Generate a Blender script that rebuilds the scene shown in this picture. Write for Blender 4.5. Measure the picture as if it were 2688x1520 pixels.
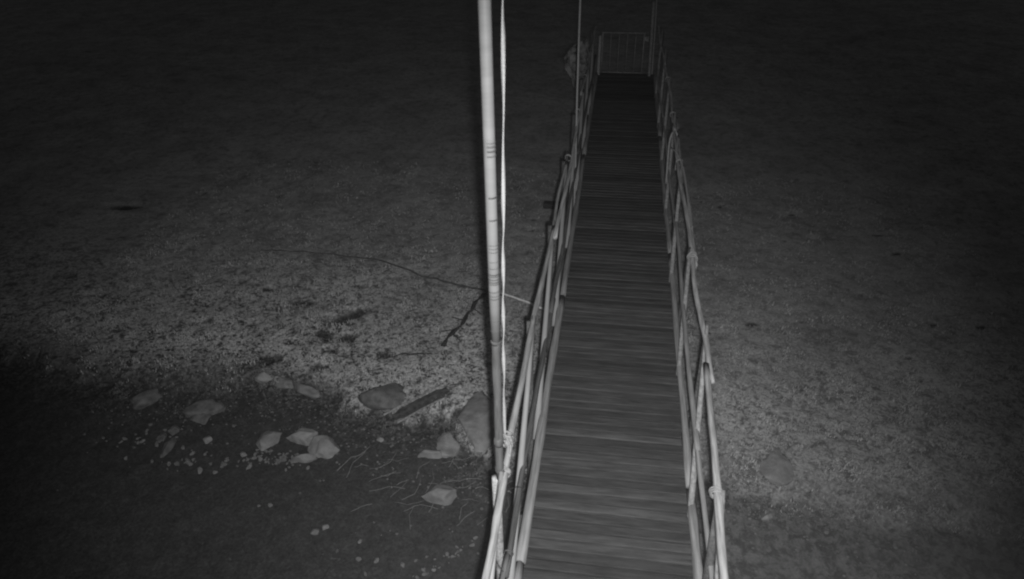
import bpy, bmesh, math, random
from mathutils import Vector, Matrix, noise
random.seed(7)
S = bpy.context.scene
for o in list(bpy.data.objects): bpy.data.objects.remove(o)
col = S.collection

# ------------------------------------------------------------ camera
cam_d = bpy.data.cameras.new('camera'); cam = bpy.data.objects.new('camera', cam_d); col.objects.link(cam)
S.camera = cam
cam_d.sensor_width = 36.0; cam_d.lens = 1899.0 / 2688.0 * 36.0
cam_d.dof.use_dof = True; cam_d.dof.focus_distance = 9.0; cam_d.dof.aperture_fstop = 2.2
cam_d.clip_start = 0.05; cam_d.clip_end = 900
CM = Matrix(((0.98988727, -0.06457312, 0.12630718), (0.14132419, 0.52595145, -0.83869097), (-0.01227455, 0.84805977, 0.52975839))).to_4x4()
CM.translation = Vector((0, 0, 4.5)); cam.matrix_world = CM

# ------------------------------------------------------------ night sky, grey as an infrared camera sees it
w = bpy.data.worlds.new('World'); S.world = w; w.use_nodes = True
wn = w.node_tree; wn.nodes.clear()
sky = wn.nodes.new('ShaderNodeTexSky'); sky.sky_type = 'NISHITA'; sky.sun_disc = False
sky.sun_elevation = math.radians(-1.0); sky.sun_rotation = math.radians(70)
bw = wn.nodes.new('ShaderNodeRGBToBW'); bg = wn.nodes.new('ShaderNodeBackground'); wo = wn.nodes.new('ShaderNodeOutputWorld')
wn.links.new(sky.outputs[0], bw.inputs[0]); wn.links.new(bw.outputs[0], bg.inputs[0]); wn.links.new(bg.outputs[0], wo.inputs[0])
bg.inputs[1].default_value = 0.135

# ------------------------------------------------------------ infrared lamps built in round the camera lens
def spot(name, loc, target, power, size, blend, rad=0.03):
    l = bpy.data.lights.new(name, 'SPOT'); l.energy = power; l.spot_size = math.radians(size); l.spot_blend = blend
    l.shadow_soft_size = rad; l.color = (1, 1, 1)
    o = bpy.data.objects.new(name, l); col.objects.link(o); o.location = loc
    o.rotation_euler = (Vector(target) - Vector(loc)).to_track_quat('-Z', 'Y').to_euler()
    return o
spot('infrared_lamp', (0.07, 0.0, 4.40), (-1.3, 6.5, -0.9), 1640, 81, 1.0)
spot('infrared_lamp', (0.12, 0.0, 4.46), (0.30, 3.0, 0.0), 420, 56, 1.0)

S.view_settings.view_transform = 'Standard'; S.view_settings.look = 'None'
S.view_settings.exposure = 0; S.view_settings.gamma = 1
try: S.view_settings.use_curve_mapping = False
except Exception: pass
S.render.engine = 'CYCLES'
S.cycles.filter_width = 2.1

# ------------------------------------------------------------ materials (neutral greys: the camera sees infrared only)
def mat(name, c0, c1, scale=(6, 6, 6), rough=0.8, bump=0.3, bdist=0.01, detail=6, spread=(0.35, 0.65), rnd=0.0, attr=None):
    m = bpy.data.materials.new(name); m.use_nodes = True; nt = m.node_tree; N = nt.nodes; L = nt.links
    p = N['Principled BSDF']; p.inputs['Roughness'].default_value = rough
    p.inputs['Specular IOR Level'].default_value = 0.25
    tc = N.new('ShaderNodeTexCoord'); mp = N.new('ShaderNodeMapping'); mp.inputs['Scale'].default_value = scale
    L.new(tc.outputs['Object'], mp.inputs[0])
    oi = N.new('ShaderNodeObjectInfo'); ad = N.new('ShaderNodeVectorMath'); ad.operation = 'ADD'
    mu = N.new('ShaderNodeMath'); mu.operation = 'MULTIPLY'; mu.inputs[1].default_value = 37.0
    L.new(oi.outputs['Random'], mu.inputs[0]); L.new(mp.outputs[0], ad.inputs[0]); L.new(mu.outputs[0], ad.inputs[1])
    n = N.new('ShaderNodeTexNoise'); n.inputs['Scale'].default_value = 1; n.inputs['Detail'].default_value = detail; n.inputs['Roughness'].default_value = 0.62
    L.new(ad.outputs[0], n.inputs['Vector'])
    r = N.new('ShaderNodeValToRGB'); r.color_ramp.elements[0].position = spread[0]; r.color_ramp.elements[1].position = spread[1]
    r.color_ramp.elements[0].color = (c0, c0, c0, 1); r.color_ramp.elements[1].color = (c1, c1, c1, 1)
    L.new(n.outputs['Fac'], r.inputs[0])
    out = r.outputs[0]
    if rnd:
        mr = N.new('ShaderNodeMapRange'); mr.inputs[3].default_value = 1 - rnd; mr.inputs[4].default_value = 1 + rnd
        L.new(oi.outputs['Random'], mr.inputs[0])
        vm = N.new('ShaderNodeVectorMath'); vm.operation = 'SCALE'; L.new(out, vm.inputs[0]); L.new(mr.outputs[0], vm.inputs['Scale']); out = vm.outputs[0]
    L.new(out, p.inputs['Base Color'])
    b = N.new('ShaderNodeBump'); b.inputs['Strength'].default_value = bump; b.inputs['Distance'].default_value = bdist
    L.new(n.outputs['Fac'], b.inputs['Height']); L.new(b.outputs[0], p.inputs['Normal'])
    return m
M_mast = mat('painted_pole', 0.155, 0.19, (3, 3, 14), 0.5, 0.1, 0.003)
M_mastwood = mat('weathered_pole', 0.05, 0.105, (30, 30, 5), 0.85, 0.5, 0.004)
M_ring = mat('dark_band', 0.05, 0.09, (20, 20, 20), 0.8)
M_strap = mat('webbing', 0.28, 0.40, (60, 60, 220), 0.8, 0.2, 0.002)
M_pole = mat('bare_wood_pole', 0.17, 0.40, (45, 3.2, 45), 0.85, 0.6, 0.006, rnd=0.15)
M_poledark = mat('dark_wood_pole', 0.05, 0.12, (45, 3.2, 45), 0.9, 0.6, 0.006, rnd=0.2)
M_toe = mat('edge_wood', 0.15, 0.30, (40, 2.4, 40), 0.9, 0.6, 0.006, rnd=0.1)
M_pale = mat('peeled_pale_wood', 0.23, 0.28, (20, 4, 4), 0.7, 0.2, 0.003)
M_board = mat('deck_board', 0.022, 0.068, (3.5, 30, 30), 0.85, 0.7, 0.006, 7, (0.32, 0.7), rnd=0.34)
M_beam = mat('beam_wood', 0.06, 0.1, (20, 4, 20), 0.9)
M_metal = mat('galvanised_metal', 0.14, 0.28, (15, 15, 15), 0.6, 0.1)
M_wire = mat('wire', 0.05, 0.08, (40, 40, 40), 0.6)
M_cord = mat('dirty_cord', 0.16, 0.3, (30, 30, 30), 0.9)
M_hose = mat('rope_line', 0.25, 0.36, (30, 30, 60), 0.8)
M_cordpale = mat('pale_cord', 0.2, 0.3, (30, 30, 30), 0.9)
M_rock = mat('stone', 0.15, 0.26, (7, 7, 7), 0.9, 0.9, 0.03, 8, rnd=0.15)
M_rockwet = mat('wet_stone', 0.1, 0.2, (7, 7, 7), 0.45, 0.7, 0.02, 8, rnd=0.2)
M_twig = mat('dry_stalk', 0.12, 0.2, (30, 30, 30), 0.9)
M_rag = mat('tarpaulin', 0.04, 0.24, (9, 9, 9), 0.8, 0.4, 0.03)
M_dark = mat('rotten_wood', 0.02, 0.05, (12, 12, 12), 0.95, 0.8, 0.02)
M_white_cord = mat('white_cord', 0.6, 0.8, (30, 30, 30), 0.9)
M_stick = mat('dark_cord', 0.05, 0.10, (12, 12, 12), 0.95)
M_rockdim = mat('darker_stone', 0.08, 0.17, (9, 9, 9), 0.95, 0.9, 0.03, 8)  # darker grey stone for the far-left stones and the sunken slab
M_plank = mat('mossy_plank', 0.03, 0.09, (14, 14, 14), 0.95, 0.8, 0.02)
M_litter = mat('plant_litter', 0.05, 0.15, (9, 9, 9), 0.9, 0.0)
M_grass = mat('short_grass', 0.2, 0.5, (2.2, 2.2, 2.2), 0.9, 0.0, 0.01, 3, (0.35, 0.62))

def ground_mat():
    m = bpy.data.materials.new('meadow_and_mud'); m.use_nodes = True; nt = m.node_tree; N = nt.nodes; L = nt.links
    p = N['Principled BSDF']; p.inputs['Roughness'].default_value = 0.9; p.inputs['Specular IOR Level'].default_value = 0.15
    tc = N.new('ShaderNodeTexCoord')
    def ns(s, d, r=0.6, dist=0.0):
        n = N.new('ShaderNodeTexNoise'); n.inputs['Scale'].default_value = s; n.inputs['Detail'].default_value = d
        n.inputs['Roughness'].default_value = r; n.inputs['Distortion'].default_value = dist
        L.new(tc.outputs['Object'], n.inputs['Vector']); return n.outputs['Fac']
    def ramp(x, pts):
        r = N.new('ShaderNodeValToRGB'); e = r.color_ramp.elements
        while len(e) < len(pts): e.new(0.5)
        for k, (a, c) in enumerate(pts): e[k].position = a; e[k].color = (c, c, c, 1)
        L.new(x, r.inputs[0]); return r.outputs[0]
    def mul(a, b):
        v = N.new('ShaderNodeMix'); v.data_type = 'RGBA'; v.blend_type = 'MULTIPLY'; v.inputs[0].default_value = 1
        L.new(a, v.inputs[6]); L.new(b, v.inputs[7]); return v.outputs[2]
    fine = ns(34, 8, 0.75); mid = ns(7.5, 8, 0.72, 0.4); big = ns(0.9, 4, 0.6)
    ra = N.new('ShaderNodeAttribute'); ra.attribute_name = 'clumpy'
    def between(a, b):
        v = N.new('ShaderNodeMix'); v.data_type = 'RGBA'; L.new(ra.outputs['Fac'], v.inputs[0]); L.new(a, v.inputs[6]); L.new(b, v.inputs[7]); return v.outputs[2]
    wide = ns(2.6, 5, 0.6, 0.5)
    smooth = mul(ramp(fine, [(0.25, 0.25), (0.5, 0.34), (0.75, 0.46)]), ramp(wide, [(0.35, 0.72), (0.5, 0.92), (0.65, 1.0)]))
    smooth = mul(smooth, ramp(mid, [(0.36, 0.72), (0.5, 1.0)]))
    turf = ramp(fine, [(0.28, 0.22), (0.5, 0.5), (0.72, 0.92)])
    turf = mul(turf, ramp(mid, [(0.40, 0.14), (0.485, 0.85), (0.62, 1.1)]))
    clump = ns(17, 6, 0.7, 0.8); turf = mul(turf, ramp(clump, [(0.41, 0.14), (0.485, 0.9), (0.6, 1.15)]))
    turf = between(smooth, turf)
    turf = mul(turf, ramp(big, [(0.3, 0.72), (0.65, 1.0)]))
    mud = ramp(fine, [(0.35, 0.032), (0.66, 0.072), (0.8, 0.13)])
    mud = mul(mud, ramp(mid, [(0.35, 0.6), (0.62, 1.0)])); mud2 = mul(mud, ramp(clump, [(0.42, 0.7), (0.5, 1.0), (0.58, 2.4)])); mud = between(mud, mud2)
    at = N.new('ShaderNodeAttribute'); at.attribute_name = 'mud'
    ma = N.new('ShaderNodeMath'); ma.operation = 'MULTIPLY_ADD'; ma.inputs[1].default_value = 1.7; L.new(mid, ma.inputs[0]); ma.inputs[2].default_value = -0.85
    sm = N.new('ShaderNodeMath'); sm.operation = 'ADD'; L.new(at.outputs['Fac'], sm.inputs[0]); L.new(ma.outputs[0], sm.inputs[1])
    f = ramp(sm.outputs[0], [(0.3, 0.0), (0.8, 1.0)])
    mx = N.new('ShaderNodeMix'); mx.data_type = 'RGBA'; L.new(f, mx.inputs[0]); L.new(turf, mx.inputs[6]); L.new(mud, mx.inputs[7])
    L.new(mx.outputs[2], p.inputs['Base Color'])
    b = N.new('ShaderNodeBump'); b.inputs['Strength'].default_value = 0.5; b.inputs['Distance'].default_value = 0.03
    L.new(mid, b.inputs['Height']); L.new(b.outputs[0], p.inputs['Normal'])
    return m
M_ground = ground_mat()

# ------------------------------------------------------------ helpers
def tag(o, label=None, cat=None, group=None, kind=None):
    if label: o['label'] = label
    if cat: o['category'] = cat
    if group: o['group'] = group
    if kind: o['kind'] = kind
    return o
def link(name, me, m=None, parent=None, loc=(0, 0, 0)):
    o = bpy.data.objects.new(name, me); col.objects.link(o); o.location = loc
    if m and not me.materials: me.materials.append(m)
    if parent: o.parent = parent; o.location = Vector(loc) - parent.location
    return o
def empty(name, loc, label, cat, group=None):
    o = bpy.data.objects.new(name, None); col.objects.link(o); o.location = loc
    return tag(o, label, cat, group)
def mesh(name, bm, smooth=False):
    me = bpy.data.meshes.new(name); bm.normal_update(); bm.to_mesh(me); bm.free()
    if smooth:
        for f in me.polygons: f.use_smooth = True
    return me
def frame(d):
    d = d.normalized(); a = Vector((0, 0, 1)) if abs(d.z) < 0.9 else Vector((1, 0, 0))
    u = d.cross(a).normalized(); return u, d.cross(u).normalized()
def tube_bm(pts, rads, seg=10, rough=0.0, seed=0, bm=None):
    bm = bm or bmesh.new(); P = [Vector(p) for p in pts]; rings = []
    if not hasattr(rads, '__len__'): rads = [rads] * len(P)
    u = None
    for i, p in enumerate(P):
        d = (P[min(i + 1, len(P) - 1)] - P[max(i - 1, 0)])
        if u is None: u, v = frame(d)
        else:
            d.normalize(); u = (u - d * u.dot(d)).normalized(); v = d.cross(u)
        rg = []
        for k in range(seg):
            a = 2 * math.pi * k / seg; r = rads[i]
            if rough: r *= 1 + rough * noise.noise(Vector((math.cos(a) * 1.3 + seed, math.sin(a) * 1.3, i * 0.55 + seed * 3.1)))
            rg.append(bm.verts.new(p + (u * math.cos(a) + v * math.sin(a)) * r))
        rings.append(rg)
    for i in range(len(rings) - 1):
        for k in range(seg):
            bm.faces.new((rings[i][k], rings[i][(k + 1) % seg], rings[i + 1][(k + 1) % seg], rings[i + 1][k]))
    bm.faces.new(rings[0][::-1]); bm.faces.new(rings[-1])
    return bm
def log(name, a, b, r0, r1, m, parent, bend=0.02, n=20, seed=None, knots=True):
    """a natural pole: tapered, slightly crooked, with knots"""
    seed = random.random() * 50 if seed is None else seed
    a = Vector(a); b = Vector(b); pts = []; rs = []
    for i in range(n + 1):
        t = i / n; e = math.sin(math.pi * t)
        q = a.lerp(b, t) + Vector((noise.noise(Vector((t * 2.1, seed, 0))), 0.3 * noise.noise(Vector((t * 2, seed, 5))), noise.noise(Vector((t * 2.1, seed, 9))))) * bend * e * 2
        r = r0 + (r1 - r0) * t
        if knots and random.random() < 0.18: r *= 1.16
        pts.append(q); rs.append(r)
    c = pts[0].copy()
    me = mesh(name, tube_bm([q - c for q in pts], [r * (.88 if 'rail' in name else 1) for r in rs], 10, 0.24, seed), True)
    return link(name, me, m, parent, c)
def curve_tube(name, pts, r, m, parent=None, seg=8, sub=8, rough=0.0):
    P = [Vector(p) for p in pts]; out = []
    for i in range(len(P) - 1):
        p0 = P[max(i - 1, 0)]; p1 = P[i]; p2 = P[i + 1]; p3 = P[min(i + 2, len(P) - 1)]
        for k in range(sub):
            t = k / sub
            out.append(0.5 * ((2 * p1) + (p2 - p0) * t + (2 * p0 - 5 * p1 + 4 * p2 - p3) * t * t + (3 * p1 - p0 - 3 * p2 + p3) * t ** 3))
    out.append(P[-1]); c = out[0].copy()
    me = mesh(name, tube_bm([q - c for q in out], r, seg, rough, random.random() * 9), True)
    return link(name, me, m, parent, c)
def box_bm(sx, sy, sz, bev=0.003, bm=None, off=(0, 0, 0)):
    bm = bm or bmesh.new()
    g = bmesh.ops.create_cube(bm, size=1)
    bmesh.ops.scale(bm, vec=(sx, sy, sz), verts=g['verts']); bmesh.ops.translate(bm, vec=off, verts=g['verts'])
    if bev: bmesh.ops.bevel(bm, geom=list({e for v in g['verts'] for e in v.link_edges}), offset=bev, segments=1, affect='EDGES')
    return bm
def loop_ring(name, c, axis, r, tube, m, parent=None, squash=1.0, gap=0.0):
    u, v = frame(Vector(axis)); c = Vector(c); pts = []; n = 18
    for i in range(n + 1):
        a = gap / 2 + (2 * math.pi - gap) * i / n
        pts.append((u * math.cos(a) * r + v * math.sin(a) * r * squash))
    return link(name, mesh(name, tube_bm(pts, tube, 6), True), m, parent, c)

# ------------------------------------------------------------ ground: one sheet
BANK = [(-300, 6.9), (-8.05, 6.78), (-6.15, 6.45), (-5.4, 6.54), (-4.66, 6.6), (-4.2, 6.7), (-3.37, 6.65), (-2.94, 6.41), (-2.33, 6.32), (-1.73, 6.33), (-1.38, 5.95), (-0.86, 5.66), (1.23, 6.0), (1.86, 5.7), (2.6, 5.6), (4.5, 5.6), (300, 5.9)]
def bank_y(x):
    for (a, b), (c, d) in zip(BANK, BANK[1:]):
        if a <= x <= c: return b + (d - b) * (x - a) / (c - a)
    return 6
HOLES = [(-3.64, 8.24, 0.36, 0.13, 45, 0.15), (-4.42, 8.49, 0.17, 0.09, 10, 0.07), (-3.81, 7.73, 0.15, 0.09, -30, 0.09), (-3.49, 7.68, 0.12, 0.10, 0, 0.1),
         (-3.58, 7.40, 0.10, 0.06, 0, 0.09), (-4.34, 7.10, 0.20, 0.11, 0, 0.1), (-3.63, 7.02, 0.09, 0.06, 20, 0.08), (-2.81, 7.37, 0.10, 0.06, 10, 0.06),
         (-9.01, 11.2, 0.28, 0.12, 0, 0.12), (-1.65, 6.42, 0.12, 0.08, 30, 0.09), (-4.45, 6.6, 0.14, 0.05, 20, 0.07), (-5.1, 8.73, 0.12, 0.05, 0, 0.05),
         (-3.35, 6.5, 0.16, 0.1, 20, 0.05), (3.2, 7.4, 0.12, 0.05, 10, 0.03)]
rh = random.Random(3)
for k in range(90):
    x = rh.uniform(-8, 6); y = rh.uniform(6.6, 13)
    HOLES.append((x, y, rh.uniform(.03, .1), rh.uniform(.02, .05), rh.uniform(-30, 50), rh.uniform(.02, .06)))
HG = {}
for h in HOLES:
    for i in range(int((h[0] - 1) // 1), int((h[0] + 1) // 1) + 1):
        for j in range(int((h[1] - 1) // 1), int((h[1] + 1) // 1) + 1): HG.setdefault((i, j), []).append(h)
def clumpy(x, y):
    b = bank_y(x); a = math.exp(-((y - b - .75) / 1.15) ** 2) * (1 if y < b + .75 else 1)
    a = max(a, .75 * math.exp(-((y - b - 1.2) / 1.9) ** 2)) if y > b else math.exp(-((y - b - .1) / .55) ** 2)
    k = 1 - .55 * max(0.0, min(1.0, x / .8)); k *= 1 - .35 * max(0.0, min(1.0, (-4.6 - x) / 2.5))
    return max(0.0, min(1.0, (a + .35 * a * noise.noise(Vector((x * .9, y * .9, 60)))) * k + .10))
def gz(x, y): return height(x, y)[0]
def height(x, y):
    """ground height and how muddy the ground is there"""
    d = bank_y(x) - y + 0.22 * noise.noise(Vector((x * 2.3, y * 2.3, 1)))+ 0.10 * noise.noise(Vector((x * 7, y * 7, 4)))
    wide = 0.35 + 1.1 * max(0.0, min(1.0, (-3.3 - x) / 1.2)) + 1.1 * max(0.0, min(1.0, x / 1.0))
    mud = max(0.0, min(1.0, (d + (wide - .35) * .3) / wide + 0.5)); dm = max(0.0, min(1.0, d / 0.3 + 0.5))
    mud *= 1 - .3 * max(0.0, min(1.0, x / 1.0))
    z = -1.30 - 0.13 * (dm * dm * (3 - 2 * dm)) - 0.03 * max(0, min(d, 4))
    z += 0.03 * noise.noise(Vector((x * 1.1, y * 1.1, 7)))
    near = max(0.0, 1 - max(0, abs(x + 1) - 9) / 10 - max(0, y - 16) / 10)
    if near > 0:
        if -.9 < d < 1.1: z += .05 * math.exp(-((d - .15) / .4) ** 2) * (abs(noise.noise(Vector((x * 5, y * 5, 50)))) + .6 * noise.noise(Vector((x * 13, y * 13, 51))))
        z += near * (0.018 * noise.noise(Vector((x * 6, y * 6, 2))) + 0.012 * noise.noise(Vector((x * 15, y * 15, 3))))
        for (hx, hy, a, b, ang, dep) in HG.get((int(x // 1), int(y // 1)), ()):
            c = math.cos(math.radians(ang)); s = math.sin(math.radians(ang)); ux = (x - hx) * c + (y - hy) * s; uy = -(x - hx) * s + (y - hy) * c
            q = ((ux / a) ** 2 + (uy / b) ** 2) * (1 + (.5 if a > .2 else 1.3) * noise.noise(Vector((x * 9, y * 9, hx)))) + .5 * abs(noise.noise(Vector((x * 22, y * 22, hy))))
            if 0 <= q < 4: 
                g = math.exp(-q * 1.2); z -= dep * g; mud = max(mud, min(1, g * 1.5) * min(1, dep / 0.05))
    return z, mud
def axis_pts(a, b, step, lo, hi):
    pts = []; x = a
    while x < b: pts.append(x); x += step
    s = step; x = b
    while x < hi: pts.append(x); s *= 1.25; x += s
    pts.append(hi); s = step; x = a
    while x > lo: s *= 1.25; x -= s; pts.append(x)
    return sorted(set(max(lo, min(hi, p)) for p in pts))
xs = axis_pts(-8, 5.5, 0.055, -300, 300); ys = axis_pts(2.8, 13, 0.055, -300, 300)
V = []; MU = []
for y in ys:
    for x in xs:
        z, mu = height(x, y); V.append((x, y, z)); MU.append(mu)
nx = len(xs); F = [(j * nx + i, j * nx + i + 1, (j + 1) * nx + i + 1, (j + 1) * nx + i) for j in range(len(ys) - 1) for i in range(nx - 1)]
gm = bpy.data.meshes.new('ground'); gm.from_pydata(V, [], F)
at = gm.attributes.new('mud', 'FLOAT', 'POINT'); at.data.foreach_set('value', MU)
at2 = gm.attributes.new('clumpy', 'FLOAT', 'POINT'); at2.data.foreach_set('value', [clumpy(v[0], v[1]) for v in V])
gm.polygons.foreach_set('use_smooth', [True] * len(F))
tag(link('ground', gm, M_ground), kind='structure')


# ------------------------------------------------------------ footbridge
br = empty('footbridge', (0.14, 1.0, 0), 'narrow wooden footbridge with a deck of dark crosswise boards running to a small gate', 'footbridge')
BW = 1.27; PITCH = 0.0935
var = []
for k in range(6):
    bm = bmesh.new(); n = 16; wv = 0.076 + 0.004 * (k % 3)
    def edge(t, s): return s * (wv / 2) + 0.0035 * noise.noise(Vector((t * 5 + k * 9, s * 3, 0)))
    top = []; 
    for i in range(n + 1):
        t = i / n; x = (t - 0.5) * (BW - 0.012 * (k % 4)); zt = 0.0025 * noise.noise(Vector((t * 3, k * 5.0, 2)))
        row = []
        for y, z in ((edge(t, -1), -0.03), (edge(t, -1), zt - 0.004), (edge(t, -1) + 0.006, zt), (edge(t, 1) - 0.006, zt), (edge(t, 1), zt - 0.004), (edge(t, 1), -0.03)):
            row.append(bm.verts.new((x, y, z)))
        top.append(row)
    for i in range(n):
        for j in range(6):
            bm.faces.new((top[i][j], top[i + 1][j], top[i + 1][(j + 1) % 6], top[i][(j + 1) % 6]))
    bm.faces.new(top[0]); bm.faces.new(top[-1][::-1])
    bmesh.ops.recalc_face_normals(bm, faces=bm.faces)
    me = mesh('board', bm); me.materials.append(M_board); var.append(me)
y = 0.2; k = 0
while y < 16.45:
    o = link('board', var[random.randrange(6)], None, br, (0.145 + random.uniform(-.012, .012), y, random.uniform(-.004, .004)))
    o.rotation_euler = (random.uniform(-.03, .03), random.uniform(-.004, .004), random.uniform(-.006, .006) + (math.pi if random.random() < .5 else 0))
    y += PITCH + random.uniform(-.002, .003)
    if random.random() < 0.06: y += 0.008
for x in (-0.3, 0.58):
    link('stringer', mesh('stringer', box_bm(0.09, 16.6, 0.16)), M_beam, br, (x, 8.3, -0.118))
for y in (0.6, 3.95, 7.3, 10.6, 13.9, 16.2):
    link('crossbeam', mesh('crossbeam', box_bm(1.5, 0.12, 0.12)), M_beam, br, (0.14, y, -0.262))
    for x in (-0.36, 0.64):
        log('pile', (x, y, gz(x, y) - 0.3), (x, y, -0.325), 0.06, 0.055, M_beam, br, 0.0, 4)
# bark-edged poles laid along both sides of the deck
for a, b, r0, r1 in [((-.468, .3, .045), (-.478, 3.35, .05), .036, .034), ((-.478, 3.36, .05), (-.470, 6.95, .05), .038, .034), ((-.466, 7.0, .05), (-.478, 11.3, .05), .034, .03), ((-.474, 11.35, .05), (-.478, 16.2, .05), .032, .03)]:
    log('edge_pole', a, b, r0, r1, M_toe, br, 0.008, 14)
for a, b, r0, r1 in [((.79, .3, .045), (.785, 4.2, .05), .034, .032), ((.785, 4.25, .05), (.792, 8.1, .05), .033, .03), ((.79, 8.15, .05), (.785, 12.3, .05), .03, .03), ((.787, 12.35, .05), (.78, 16.2, .05), .03, .028)]:
    log('edge_pole', a, b, r0, r1, M_toe, br, 0.008, 14)

# ------------------------------------------------------------ railings
PY = [1.4, 3.2, 4.95, 6.72, 8.5, 10.3, 12.1, 13.9, 15.7]
rl = empty('railing', (-0.55, 1.0, 0), 'rustic pole railing on the side of the footbridge where the tall pale mast stands', 'railing')
for k, y in enumerate(PY):
    t = 1.07 if k else 1.02
    log('post', (-.575, y, gz(-.575, y) - .3), (-.60, y, t), .034, .028, M_pole if k == 1 else M_poledark, rl, 0.006, 6)
for a, b, r0, r1 in [((-.528, .8, 1.09), (-.548, 3.62, 1.12), .026, .024), ((-.556, 3.42, 1.135), (-.545, 6.6, 1.12), .029, .022),
                     ((-.575, 5.1, 1.08), (-.556, 8.35, 1.12), .016, .018), ((-.515, 6.3, 1.15), (-.520, 11.4, 1.10), .024, .02),
                     ((-.55, 11.1, 1.12), (-.53, 13.9, 1.1), .022, .02), ((-.545, 13.6, 1.1), (-.53, 16.1, 1.08), .02, .018)]:
    log('handrail', a, b, r0, r1, M_pole, rl, 0.020, 22)
for a, b, r0, r1 in [((-.535, .8, .50), (-.515, 3.05, .52), .02, .02), ((-.505, 2.9, .50), (-.512, 6.3, .44), .024, .024), ((-.52, 6.0, .46), (-.505, 10.5, .5), .026, .02), ((-.52, 10.2, .5), (-.51, 16.0, .5), .022, .02)]:
    log('middle_rail', a, b, r0, r1, M_poledark, rl, 0.02, 22)
for y in PY[1:]:
    a = Vector((-.562, y - 0.02, 1.14)); b = Vector((-.518, y - 1.98, -.06))
    d = (b - a)
    me = mesh('brace', tube_bm([(0, 0, 0), d * .3, d * .7, d], [.017, .022, .028, .031], 8, .04, y), True)
    link('brace', me, M_pale, rl, a)
rr = empty('railing', (0.82, 1.0, 0), 'rustic pole railing on the mastless side of the footbridge, with a hoop on it', 'railing')
for k, y in enumerate(PY):
    tx = {1.4: .725, 3.2: .785}.get(y, .855)
    log('post', (.84, y, gz(.84, y) - .3), (tx, y, 1.07), .034, .028, M_poledark, rr, 0.006, 6)
for a, b, r0, r1 in [((.665, .8, 1.1), (.80, 4.5, 1.1), .03, .026), ((.825, 4.3, 1.09), (.80, 6.3, 1.12), .028, .022), ((.80, 5.9, 1.12), (.79, 9.9, 1.12), .028, .018), ((.825, 6.0, 1.10), (.855, 9.6, 1.06), .024, .016),
                     ((.80, 9.6, 1.12), (.785, 13.2, 1.1), .02, .02), ((.79, 13.0, 1.1), (.77, 16.1, 1.1), .02, .018)]:
    log('handrail', a, b, r0, r1, M_pole, rr, 0.022, 22)
for a, b, r0, r1 in [((.775, .8, .45), (.79, 4.4, .48), .022, .022), ((.79, 4.2, .5), (.80, 8.2, .55), .026, .02), ((.80, 8.0, .5), (.79, 12.2, .5), .022, .018), ((.79, 12.0, .5), (.78, 16.0, .5), .02, .018)]:
    log('middle_rail', a, b, r0, r1, M_toe, rr, 0.02, 22)
for y in PY[1:]:
    a = Vector((.838 if y > 4 else .785, y, 1.15)); b = Vector((.762, y - 1.15, -.24)); d = b - a
    me = mesh('brace', tube_bm([(0, 0, 0), d * .3, d * .7, d], [.015, .022, .026, .02], 8, .04, y), True)
    link('brace', me, M_toe, rr, a)
for yy in (3.2, 6.13, 8.5, 10.3, 12.1):
    for s, par in ((-.548, rl), (.806, rr)):
        if yy == 6.13 and s < 0: continue
        for q in range(3):
            loop_ring('lashing', (s if (yy > 4 or s < 0) else .752, yy + q * .013 - .01, 1.115), (0.1 * q, 1, 0.05), .036 + .002 * q, .005, M_cord, par)
# the big knot where two rail poles cross
for q in range(7):
    a = q * 0.5
    loop_ring('lashing', (.802 + .006 * math.sin(q * 2.3), 6.13 + .012 * (q - 3), 1.12), (0.5 * math.sin(a * 2), 1, 0.4 * math.cos(a * 3)), .040 + .004 * math.sin(q * 1.7), .007, M_cordpale, rr)
loop_ring('clamp', (-.511, 3.07, .515), (0, 1, 0), .030, .006, M_wire, rl)
loop_ring('clamp', (-.53, 2.72, .52), (0, 1, 0), .030, .007, M_wire, rl)
curve_tube('wire', [(-.575, 3.2, 1.02), (-.54, 3.17, 1.0), (-.50, 3.55, .62), (-.49, 3.62, .50)], .0022, M_wire, rl, 5, 5)
curve_tube('wire', [(-.60, 2.9, .8), (-.55, 2.88, .66), (-.52, 2.9, .55)], .003, M_wire, rl, 5, 5)

# ------------------------------------------------------------ gate at the far end
gt = empty('gate', (.06, 16.3, 0), 'small metal gate of upright bars closing the far end of the footbridge', 'gate')
for z in (.06, .905): curve_tube('rail', [(-.385, 16.3, z), (.52, 16.3, z)], .017, M_metal, gt, 8, 1)
for x in (-.385, .50): curve_tube('stile', [(x, 16.3, .045), (x, 16.3, .92)], .020, M_metal, gt, 8, 1)
for k in range(4):
    x = -.385 + .885 * (k + 1) / 5; curve_tube('bar', [(x, 16.3, .06), (x, 16.3, .905)], .009, M_metal, gt, 6, 1)
link('latch', mesh('latch', box_bm(.09, .04, .1, .004)), M_metal, gt, (.555, 16.3, .79))
log('gate_post', (-.45, 16.3, -1.5), (-.44, 16.3, .84), .035, .03, M_pole, gt, 0, 6)
log('gate_post', (.70, 16.3, -1.5), (.64, 16.3, 1.55), .035, .028, M_pole, gt, 0, 6)

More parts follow.
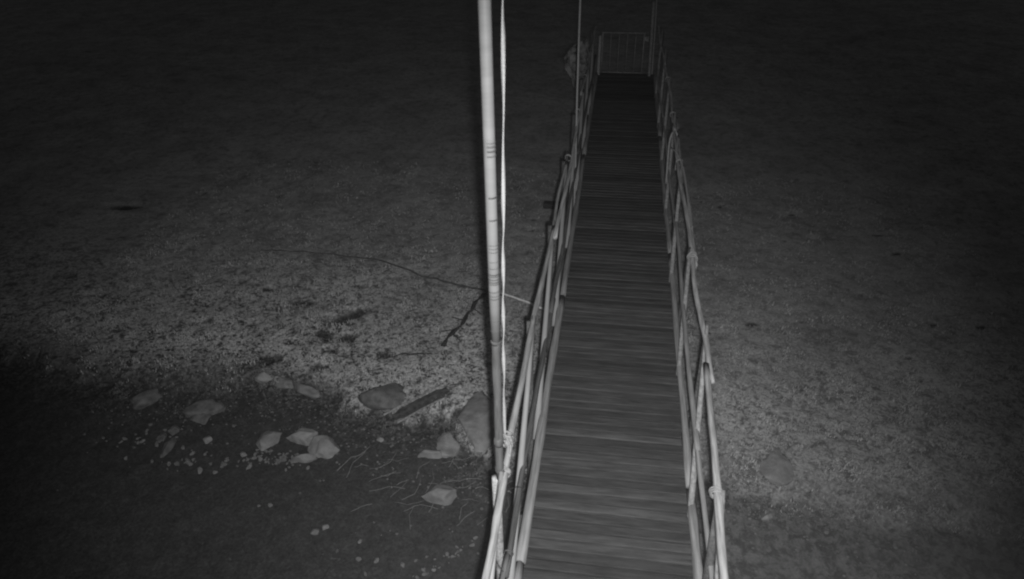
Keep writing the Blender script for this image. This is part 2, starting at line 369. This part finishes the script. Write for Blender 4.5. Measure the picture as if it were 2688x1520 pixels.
# ------------------------------------------------------------ tall mast lashed to the railing
ms = empty('mast', (-.58, 3.2, 1.1), 'tall pale ringed mast standing against the railing beside the footbridge', 'mast')
P = [(-.577 - .001 * i, 3.2, 2.13 + (6.4 - 2.13) * i / 12) for i in range(13)]
c = Vector(P[0]); link('upper_tube', mesh('upper_tube', tube_bm([Vector(p) - c for p in P], .0285, 20), True), M_mast, ms, c)
log('lower_pole', (-.575, 3.2, 1.06), (-.578, 3.2, 2.18), .0265, .0265, M_mastwood, ms, 0.0, 10, 3.0, False)
for z in (3.29, 3.271, 3.25, 3.224, 3.011, 2.89, 2.746, 2.728, 2.708, 2.65, 2.611, 2.575, 2.561, 2.544, 2.528, 2.515, 2.467, 2.44, 2.423, 2.281, 2.21):
    h = random.choice((.0016, .003, .002, .0045))
    r = link('ring', mesh('ring', tube_bm([(0, 0, -h), (0, 0, h)], .0292, 20), True), M_ring, ms, (-.5775, 3.2, z))
    r.rotation_euler = (random.uniform(-.05, .05), random.uniform(-.05, .05), 0)
r = link('collar', mesh('collar', tube_bm([(0, 0, -.014), (0, 0, .014)], .0295, 20), True), M_ring, ms, (-.577, 3.2, 2.135)); r.rotation_euler = (.25, .2, 0)
link('node', mesh('node', tube_bm([(0, 0, -.03), (0, 0, -.01), (0, 0, .015), (0, 0, .04)], [.026, .031, .031, .026], 16, .1), True), M_mastwood, ms, (-.576, 3.2, 1.38))
for q in range(3): loop_ring('lashing', (-.572, 3.205, 1.13 + .012 * q), (0.2, 0.15, 1), .032, .004, M_wire, ms)
# twisted strap
def strap():
    bm = bmesh.new(); rows = []; n = 420; z0 = 1.235; z1 = 6.3
    for i in range(n + 1):
        t = i / n; z = z0 + (z1 - z0) * t
        x = -.578 + .037 * min(1, (z - z0) / 2.6) + .003 * math.sin(z * 2.2); y = 3.42 - .2 * max(0, (z - 4) / 2.3)
        a = z * 7.0 + 1.1 * math.sin(z * 2.9) + 0.8; ca, sa = math.cos(a), math.sin(a); wd = .0095; th = .0028
        rows.append([bm.verts.new((x + ca * u - sa * v, y + sa * u + ca * v, z)) for u, v in ((-wd, -th), (wd, -th), (wd, th), (-wd, th))])
    for i in range(n):
        for k in range(4): bm.faces.new((rows[i][k], rows[i][(k + 1) % 4], rows[i + 1][(k + 1) % 4], rows[i + 1][k]))
    bm.faces.new(rows[0][::-1]); bm.faces.new(rows[-1]); return mesh('strap', bm, True)
st = tag(link('strap', strap(), M_strap), 'long pale twisted strap hanging taut beside the tall mast, tied to the handrail', 'strap')
for q in range(4): loop_ring('knot', (-.566, 3.43 + .006 * q, 1.15 + .02 * q), (0.3, 1 - .2 * q, .3 * q), .040, .008, M_cord, st)
curve_tube('tail', [(-.575, 3.42, 1.24), (-.55, 3.40, 1.19), (-.53, 3.36, 1.17), (-.545, 3.3, 1.06)], .006, M_cord, st)
# far thin poles
tag(log('thin_pole', (-.51, 9.7, gz(-.5, 9.7) - .2), (-.535, 9.7, 4.6), .016, .012, M_hose, None, .01, 10), 'thin tall pole standing by the railing, behind the pale mast', 'pole')
tag(log('thin_pole', (.78, 16.45, -1.5), (.66, 16.45, 2.6), .018, .012, M_pole, None, .01, 8), 'thin dark pole rising behind the latch side of the gate', 'pole')

# pale bundle hanging on the far railing
def bundle():
    bm = bmesh.new(); bmesh.ops.create_icosphere(bm, subdivisions=4, radius=1)
    for v in bm.verts:
        p = v.co.copy(); n = noise.fractal(p * 1.7, 1.0, 2.0, 4) * .35 + abs(noise.noise(p * 5)) * .16
        k = 1 + n; tz = p.z; wx = .22 * (1 - .45 * max(0, -tz)) * (1 - .3 * max(0, tz))
        v.co = Vector((p.x * wx * k + .05 * tz, p.y * .16 * k, p.z * .36 * k))
    return mesh('bundle', bm, False)
tag(link('bundle', bundle(), M_rag, None, (-.74, 13.4, 1.02)), 'crumpled pale bundle hanging on the far end of the railing near the gate', 'bundle')

# hoop and cord on the other railing
hp = [(.762, 9.62, .35), (.752, 9.64, .75), (.752, 9.65, .95), (.775, 9.65, 1.07), (.812, 9.65, 1.10), (.85, 9.65, 1.03), (.868, 9.65, .88), (.872, 9.63, .55)]
tag(curve_tube('hoop', hp, .013, M_hose, None, 8, 6), 'small upright hoop of bent rod standing at the railing, before the gate', 'hoop')
tag(curve_tube('cord', [(.735, 8.95, 1.12), (.775, 8.75, 1.15), (.82, 8.5, 1.13), (.845, 8.15, 1.12), (.842, 7.6, 1.12), (.83, 6.9, 1.12), (.815, 6.2, 1.13)], .010, M_hose, None, 8, 6), 'thick cord arching out and running down along the handrail before the hoop', 'cord')
sp = bmesh.new()
for k in range(9):
    a = k * .7; tube_bm([(0, 0, 0), (math.cos(a) * .03, 0.01 * k - .04, .05 + .03 * random.random()), (math.cos(a) * .05, .02 * k - .08, .10 + .05 * random.random())], [.004, .003, .001], 4, bm=sp)
tag(link('twig_tuft', mesh('twig_tuft', sp), M_twig, None, (.83, 9.7, 1.09)), 'little tuft of twigs sticking up over the hoop on the railing', 'twigs')

# ------------------------------------------------------------ things on the ground
def rock_me(sx, sy, sz, seed, sub=4):
    bm = bmesh.new(); bmesh.ops.create_icosphere(bm, subdivisions=sub, radius=1); rs = random.Random(seed)
    cuts = [(Vector((rs.uniform(-1, 1), rs.uniform(-1, 1), rs.uniform(-.3, 1))).normalized(), rs.uniform(.5, .85)) for _ in range(9)]
    for v in bm.verts:
        p = v.co.copy()
        for n, d in cuts:
            e = p.dot(n) - d
            if e > 0: p -= n * e * .92
        p *= 1 + .16 * noise.noise(v.co * 1.4 + Vector((seed, 0, 0))) + .07 * noise.noise(v.co * 4 + Vector((0, seed, 0))) + .03 * noise.noise(v.co * 11 + Vector((0, seed, 0)))
        v.co = Vector((p.x * sx, p.y * sy, p.z * sz))
    bmesh.ops.rotate(bm, cent=(0, 0, 0), matrix=Matrix.Rotation(rs.uniform(-.5, .5), 3, 'Z'), verts=bm.verts)
    return mesh('rock', bm, sub > 2)
def rock(x, y, w, h, label, m=M_rock, flat=False, cat='rock', name='rock'):
    # w and h: the width and the apparent height seen slanting down at about 40 degrees
    hz = w * .26 if flat else w * .40; dy = max(.03, (h - hz * .75) / .66) if not flat else h / .62
    w *= 1.34 if 5.4 < y < 6.0 and -3.9 < x < -3.0 else 1.16; me = rock_me(w / 2 * 1.12, dy / 2 * 1.35, hz, int(abs(x * 1000 + y * 77)) % 97)
    return tag(link(name, me, m, None, (x, y, gz(x, y) + hz * (.12 if not flat else .3))), label, cat)
ROCKS = [(-3.783, 5.80, .221, .266, 'rounded boulder, leftmost of the three side by side at the edge of the dark mud'),
 (-3.407, 5.87, .293, .231, 'pale rounded boulder in the middle of three side by side on the mud'),
 (-3.072, 5.75, .262, .271, 'slanting boulder, rightmost of the three side by side at the edge of the mud'),
 (-3.258, 5.52, .215, .12, 'low stone lying just in front of the row of three boulders'),
 (-1.674, 5.96, .227, .288, 'upright pale stone between the mast and the row of three boulders'),
 (-1.806, 5.78, .259, .155, 'angular flat stone touching the foot of the upright pale stone'),
 (-1.61, 5.20, .347, .242, 'lone curved pale boulder lying on the bare mud near the mast foot'),
 (-1.345, 6.26, .45, .50, 'largest pale boulder, partly hidden behind the mast'),
 (-4.241, 6.72, .243, .126, 'flat grey stone at the turf edge, leftmost of three in a row'),
 (-3.943, 6.68, .265, .087, 'long flat grey stone at the turf edge, middle of three in a row'),
 (-3.644, 6.62, .359, .105, 'widest flat stone at the turf edge, right end of the row of three'),
 (-2.565, 6.50, .488, .209, 'broad flat slab half sunk in the turf edge beside the old plank'),
 (-5.603, 6.25, .237, .285, 'dim upright stone at the far left of the muddy bank'),
 (-4.796, 6.19, .42, .14, 'long low stone lying on the bank left of the flat turf stones'),
 (-4.754, 6.03, .23, .11, 'small low stone in front of the long low stone on the bank'),
 (-4.903, 5.54, .106, .221, 'narrow dim stone in the left pebble patch on the mud'),
 (-4.988, 5.78, .118, .118, 'small pale stone above the narrow dim stone on the mud'),
 (-5.075, 5.66, .09, .117, 'small stone left of the narrow dim stone on the mud'),
 (-4.502, 5.70, .098, .098, 'single squarish stone on open mud between pebble patches'),
 (-2.476, 5.92, .08, .062, 'small bright stone between the boulder trio and the upright stone'),
 (-2.757, 4.61, .085, .07, 'round stone of a close pair low on the bare mud'),
 (-2.684, 4.67, .07, .062, 'bright jagged stone of a close pair low on the bare mud'),
 (1.96, 5.93, .30, .25, 'pale angular boulder on the ground beyond the mastless railing'),
 (1.802, 5.35, .14, .086, 'smaller flat stone below the pale boulder beyond the mastless railing')]
for i, (x, y, w_, h_, lb) in enumerate(ROCKS):
    rock(x, y, w_, h_, lb, M_rockdim if x < -4.6 or i == 11 else M_rock, flat=(w_ > h_ * 2 or i in (7, 11, 22)))
# pebbles
pm = [rock_me(.5, .42, .3, 200 + k, 2) for k in range(6)]
for me in pm: me.materials.append(M_rock)
def pebble(x, y, s, label, group):
    o = link('pebble', random.choice(pm), None, None, (x, y, gz(x, y) + s * .12)); o.scale = (s, s * random.uniform(.6, 1), s)
    o.rotation_euler = (random.uniform(-.3, .3), random.uniform(-.3, .3), random.uniform(0, 6.28)); return tag(o, label, 'pebble', group)
rp = random.Random(11)
for k in range(46):
    t = rp.random(); x = -4.75 + 1.3 * t + rp.gauss(0, .06); y = 5.30 + .28 * t + rp.gauss(0, .09)
    pebble(x, y, rp.uniform(.03, .1), 'small pebble in the patch in front of the leftmost boulder of the trio', 'pebbles in front of the boulder trio')
for k in range(46):
    x = -3.55 + rp.gauss(0, .18); y = 5.50 + rp.gauss(0, .06)
    pebble(x, y, rp.uniform(.02, .06), 'tiny pebble heaped against the feet of the boulder trio', 'pebbles heaped at the boulder trio')
for k in range(24):
    x = -5.2 + rp.gauss(0, .28); y = 5.6 + rp.gauss(0, .16)
    pebble(x, y, rp.uniform(.03, .08), 'dim pebble in the leftmost patch on the mud', 'pebbles at the far left of the mud')
for (x, y, s) in [(-2.46, 4.42, .05), (-2.28, 4.57, .055), (-2.22, 4.36, .06), (-2.04, 4.36, .06), (-1.77, 4.35, .066), (-2.144, 5.265, .03), (-3.35, 4.86, .06), (-3.47, 4.84, .04), (-2.0, 4.72, .03), (-1.92, 4.68, .035), (-2.08, 4.66, .025), (-2.2, 4.8, .03), (-1.65, 4.4, .04), (-1.55, 4.3, .05), (-2.1, 4.2, .05), (-1.8, 4.15, .05)]:
    pebble(x, y, s * 1.15, 'lone small pebble scattered on the bare mud in the foreground', 'pebbles strewn on the near mud')
for (x, y, s) in [(2.19, 5.30, .06), (2.36, 5.24, .07), (2.42, 5.63, .06), (2.15, 5.75, .04), (2.25, 5.8, .04), (1.75, 5.7, .05), (2.2, 4.9, .05), (2.1, 5.1, .04), (1.9, 5.05, .04), (2.6, 5.2, .03), (1.85, 5.6, .03), (2.3, 5.5, .03), (2.0, 4.75, .05)]:
    pebble(x, y, s, 'small pebble on the ground beyond the mastless railing', 'pebbles beyond the mastless railing')
# pale rim of shingle close to the mast foot
for k in range(46):
    t = rp.random(); x = -1.12 - .62 * t + rp.gauss(0, .03); y = 4.68 - .62 * t + rp.gauss(0, .035)
    pebble(x, y, rp.uniform(.02, .065), 'pale pebble in the thin line that ends under the near railing', 'pebble line under the near railing')
gv = bmesh.new()
for k in range(900):
    x = rp.uniform(-6, 3.2); y = bank_y(x) - abs(rp.gauss(0, .55)); s = rp.uniform(.006, .02); z = gz(x, y)
    b = bmesh.ops.create_icosphere(gv, subdivisions=1, radius=s); bmesh.ops.scale(gv, vec=(1, rp.uniform(.6, 1), .6), verts=b['verts']); bmesh.ops.translate(gv, vec=(x, y, z + s * .3), verts=b['verts'])
tag(link('gravel', mesh('gravel', gv), M_rockwet), 'fine gravel strewn over the mud below the turf edge', 'gravel', kind='stuff')

# rotten plank, sticks, cords, stalks
pb = bmesh.new(); rws = []
for i in range(15):
    t = i / 14; x = (t - .5) * .78; e = .02 * noise.noise(Vector((t * 9, 3, 0))); ww = .078 * (1 if .08 < t < .92 else .6)
    rws.append([pb.verts.new((x + e * (1 if y > 0 else -1) * 1.4, y + e * .5, zz + .006 * noise.noise(Vector((t * 6, y * 30, 1))))) for y, zz in ((-ww, 0), (-ww, .02), (-ww * .3, .014), (ww * .25, .022), (ww, .016), (ww, 0))])
for i in range(14):
    for k in range(6): pb.faces.new((rws[i][k], rws[i + 1][k], rws[i + 1][(k + 1) % 6], rws[i][(k + 1) % 6]))
pb.faces.new(rws[0]); pb.faces.new(rws[-1][::-1]); bmesh.ops.recalc_face_normals(pb, faces=pb.faces)
pl = link('old_plank', mesh('old_plank', pb), M_plank, None, (-2.09, 6.43, gz(-2.09, 6.43) + .035))
pl.rotation_euler = (.10, 0, math.atan2(.495, .441)); tag(pl, 'old dark plank lying slantwise where turf meets mud, near the largest boulder', 'plank')
for s in (-1, 1):
    q = log('edge_strip', (-.44, 0, 0), (.30 + .08 * s, .01, 0), .013, .007, M_toe, None, .012, 10); q.parent = pl; q.location = (-.44 - .03 * s, s * .10, .02)
def on_ground(pts, lift=.01, sub=6, wob=.0):
    out = []
    for (a, b), (c_, d) in zip(pts, pts[1:]):
        for k in range(sub):
            t = k / sub; x = a + (c_ - a) * t; y = b + (d - b) * t
            x += wob * noise.noise(Vector((x * 4, y * 4, 1))); y += wob * noise.noise(Vector((x * 4, y * 4, 8))); out.append((x, y, gz(x, y) + lift))
    x, y = pts[-1]; out.append((x, y, gz(x, y) + lift)); return out
cb = on_ground([(-5.7, 9.86), (-5.549, 9.878), (-4.957, 9.897), (-3.722, 9.815), (-2.891, 9.429), (-2.359, 9.229), (-2.036, 9.102), (-1.735, 9.052)], .02, 5, .03)
cb += on_ground([(-1.735, 9.052), (-1.6, 9.01), (-1.5, 8.98)], .02, 3)
tag(curve_tube('ground_cord', on_ground([(-1.5, 8.98), (-1.4, 8.943), (-1.15, 8.81), (-.945, 8.69), (-.60, 8.5), (-.36, 8.35)], .05, 4), .016, M_white_cord, None, 6, 1), 'short pale cord on the turf running under the railing behind the strap', 'cord')
tag(curve_tube('ground_cord', cb, [.005 + .010 * min(1, k / 22) for k in range(len(cb))], M_stick, None, 6, 1), 'long dark cord snaking over the turf from far left to the footbridge', 'cord')
tag(curve_tube('stick', on_ground([(-1.74, 8.98), (-1.86, 8.74), (-1.93, 8.30), (-2.03, 7.95), (-2.10, 7.64)], .016, 4, .05), [.026 + .012 * math.sin(k * 1.7) for k in range(17)], M_dark, None, 6, 1), 'dark crooked stick on the turf running down from the cord behind the mast', 'stick')
stk = [o for o in col.objects if o.name == 'stick'][0]
for a, b in [((-1.88, 8.6), (-1.72, 8.42)), ((-1.95, 8.25), (-2.12, 8.3)), ((-2.03, 7.95), (-1.90, 7.78)), ((-1.98, 8.1), (-2.2, 7.95))]:
    curve_tube('side_twig', on_ground([a, b], .02, 3, .04), .008, M_dark, stk, 5, 1)
tag(curve_tube('stick', on_ground([(-2.15, 7.47), (-2.35, 7.42), (-2.6, 7.38), (-2.8, 7.3)], .008, 5, .12), .010, M_dark, None, 6, 1), 'thin dark twig on the turf below the crooked stick', 'stick')
tag(curve_tube('ground_cord', on_ground([(-1.44, 9.40), (-1.24, 9.71), (-.975, 10.05), (-.8, 10.3)], .01, 4, .04), .009, M_cord, None, 6, 1), 'short dark cord on the turf between mast strap and railing', 'cord')
tag(link('block', mesh('block', box_bm(.42, .16, .10, .012)), M_dark, None, (-1.0, 12.1, gz(-1, 12.1) + .04)), 'dark timber block on the turf beside the far part of the railing', 'block')
bpy.context.view_layer.objects.active = None
tag(curve_tube('twig', on_ground([(-2.83, 5.40), (-2.71, 5.62), (-2.63, 5.68), (-2.55, 5.83)], .02, 3, .05), .005, M_twig, None, 5, 1), 'longest pale twig on the mud right of the boulder trio', 'twig')
tag(curve_tube('twig', on_ground([(-2.69, 5.33), (-2.66, 5.55), (-2.57, 5.78)], .02, 3, .04), .004, M_twig, None, 5, 1), 'straight thin twig crossing beside the longest twig on the mud', 'twig')
rt = random.Random(5)
for k in range(52):
    x = -.72 - 1.8 * rt.random() ** 1.4; y = rt.uniform(5.0, 6.05); a = rt.uniform(-.6, 1.4) + (math.pi if rt.random() < .5 else 0); L = rt.uniform(.12, .38)
    pts = [(x, y), (x + math.cos(a) * L * .5, y + math.sin(a) * L * .5 + rt.uniform(-.03, .03)), (x + math.cos(a + .3) * L, y + math.sin(a + .3) * L)]
    tag(curve_tube('stalk', on_ground(pts, .015, 3, .03), rt.uniform(.0022, .004), M_twig, None, 4, 1), 'thin dry stalk lying on the mud near the mast foot', 'stalk', 'dry stalks on the mud near the mast foot')

# short grass and clumps on the turf: nobody could count it
GV = []; GF = []
rg = random.Random(21)
def blade(x, y, z, h, wd, a, lean):
    i = len(GV); c_, s_ = math.cos(a), math.sin(a); lx = math.cos(a + 1.4) * lean; ly = math.sin(a + 1.4) * lean
    GV.extend([(x - c_ * wd, y - s_ * wd, z - .004), (x + c_ * wd, y + s_ * wd, z - .004), (x + lx, y + ly, z + h)]); GF.append((i, i + 1, i + 2))
n = 0
while n < 36000:
    x = rg.uniform(-8, 6); y = 5.4 + 8.5 * rg.random() ** 1.5
    z, mu = height(x, y)
    if rg.random() < mu * 1.15 + .05: continue
    if -.5 < x < .78: continue
    dens = noise.noise(Vector((x * 3.1, y * 3.1, 20))) + .6 * noise.noise(Vector((x * 9, y * 9, 30)))
    if dens < rg.uniform(-.45, .35) or rg.random() > .15 + .85 * clumpy(x, y): continue
    n += 1
    for q in range(2):
        blade(x + rg.gauss(0, .012), y + rg.gauss(0, .012), z, rg.uniform(.012, .038), rg.uniform(.003, .007), rg.uniform(0, 6.28), rg.uniform(.005, .03))
me = bpy.data.meshes.new('grass'); me.from_pydata(GV, [], GF)
tag(link('grass', me, M_grass), 'short sparse grass growing on the turf', 'grass', kind='stuff')
GV = []; GF = []
for k in range(30000):
    x = rg.uniform(-6.2, 3.5); y = bank_y(x) + .1 - abs(rg.gauss(0, .33))
    if -.5 < x < .78 or noise.noise(Vector((x * 3.6, y * 3.6, 40))) + .5 * noise.noise(Vector((x * 11, y * 11, 41))) < .05 + rg.uniform(-.1, .2): continue
    z = height(x, y)[0]; blade(x, y, z, rg.uniform(.006, .02), rg.uniform(.003, .009), rg.uniform(0, 6.28), rg.uniform(.01, .04))
me = bpy.data.meshes.new('plant_litter'); me.from_pydata(GV, [], GF)
tag(link('plant_litter', me, M_litter), 'dull plant litter strewn over the mud below the turf edge', 'plant litter', kind='stuff')

# ------------------------------------------------------------ added thin volume the lamps light up, imitating veiling glare and raised blacks
hz = bmesh.new(); bmesh.ops.create_cube(hz, size=1)
hm = bpy.data.materials.new('glare_haze'); hm.use_nodes = True; hn = hm.node_tree; hn.nodes.clear()
pv = hn.nodes.new('ShaderNodeVolumePrincipled'); pv.inputs['Density'].default_value = 0.00025; pv.inputs['Color'].default_value = (.9, .9, .9, 1)
ho = hn.nodes.new('ShaderNodeOutputMaterial'); hn.links.new(pv.outputs[0], ho.inputs['Volume'])
h = link('glare_haze', mesh('glare_haze', hz), hm, None, (0, 0, 3.0)); h.scale = (620, 620, 12)
tag(h, 'thin even volume added to imitate veiling glare', 'glare_haze', kind='stuff')
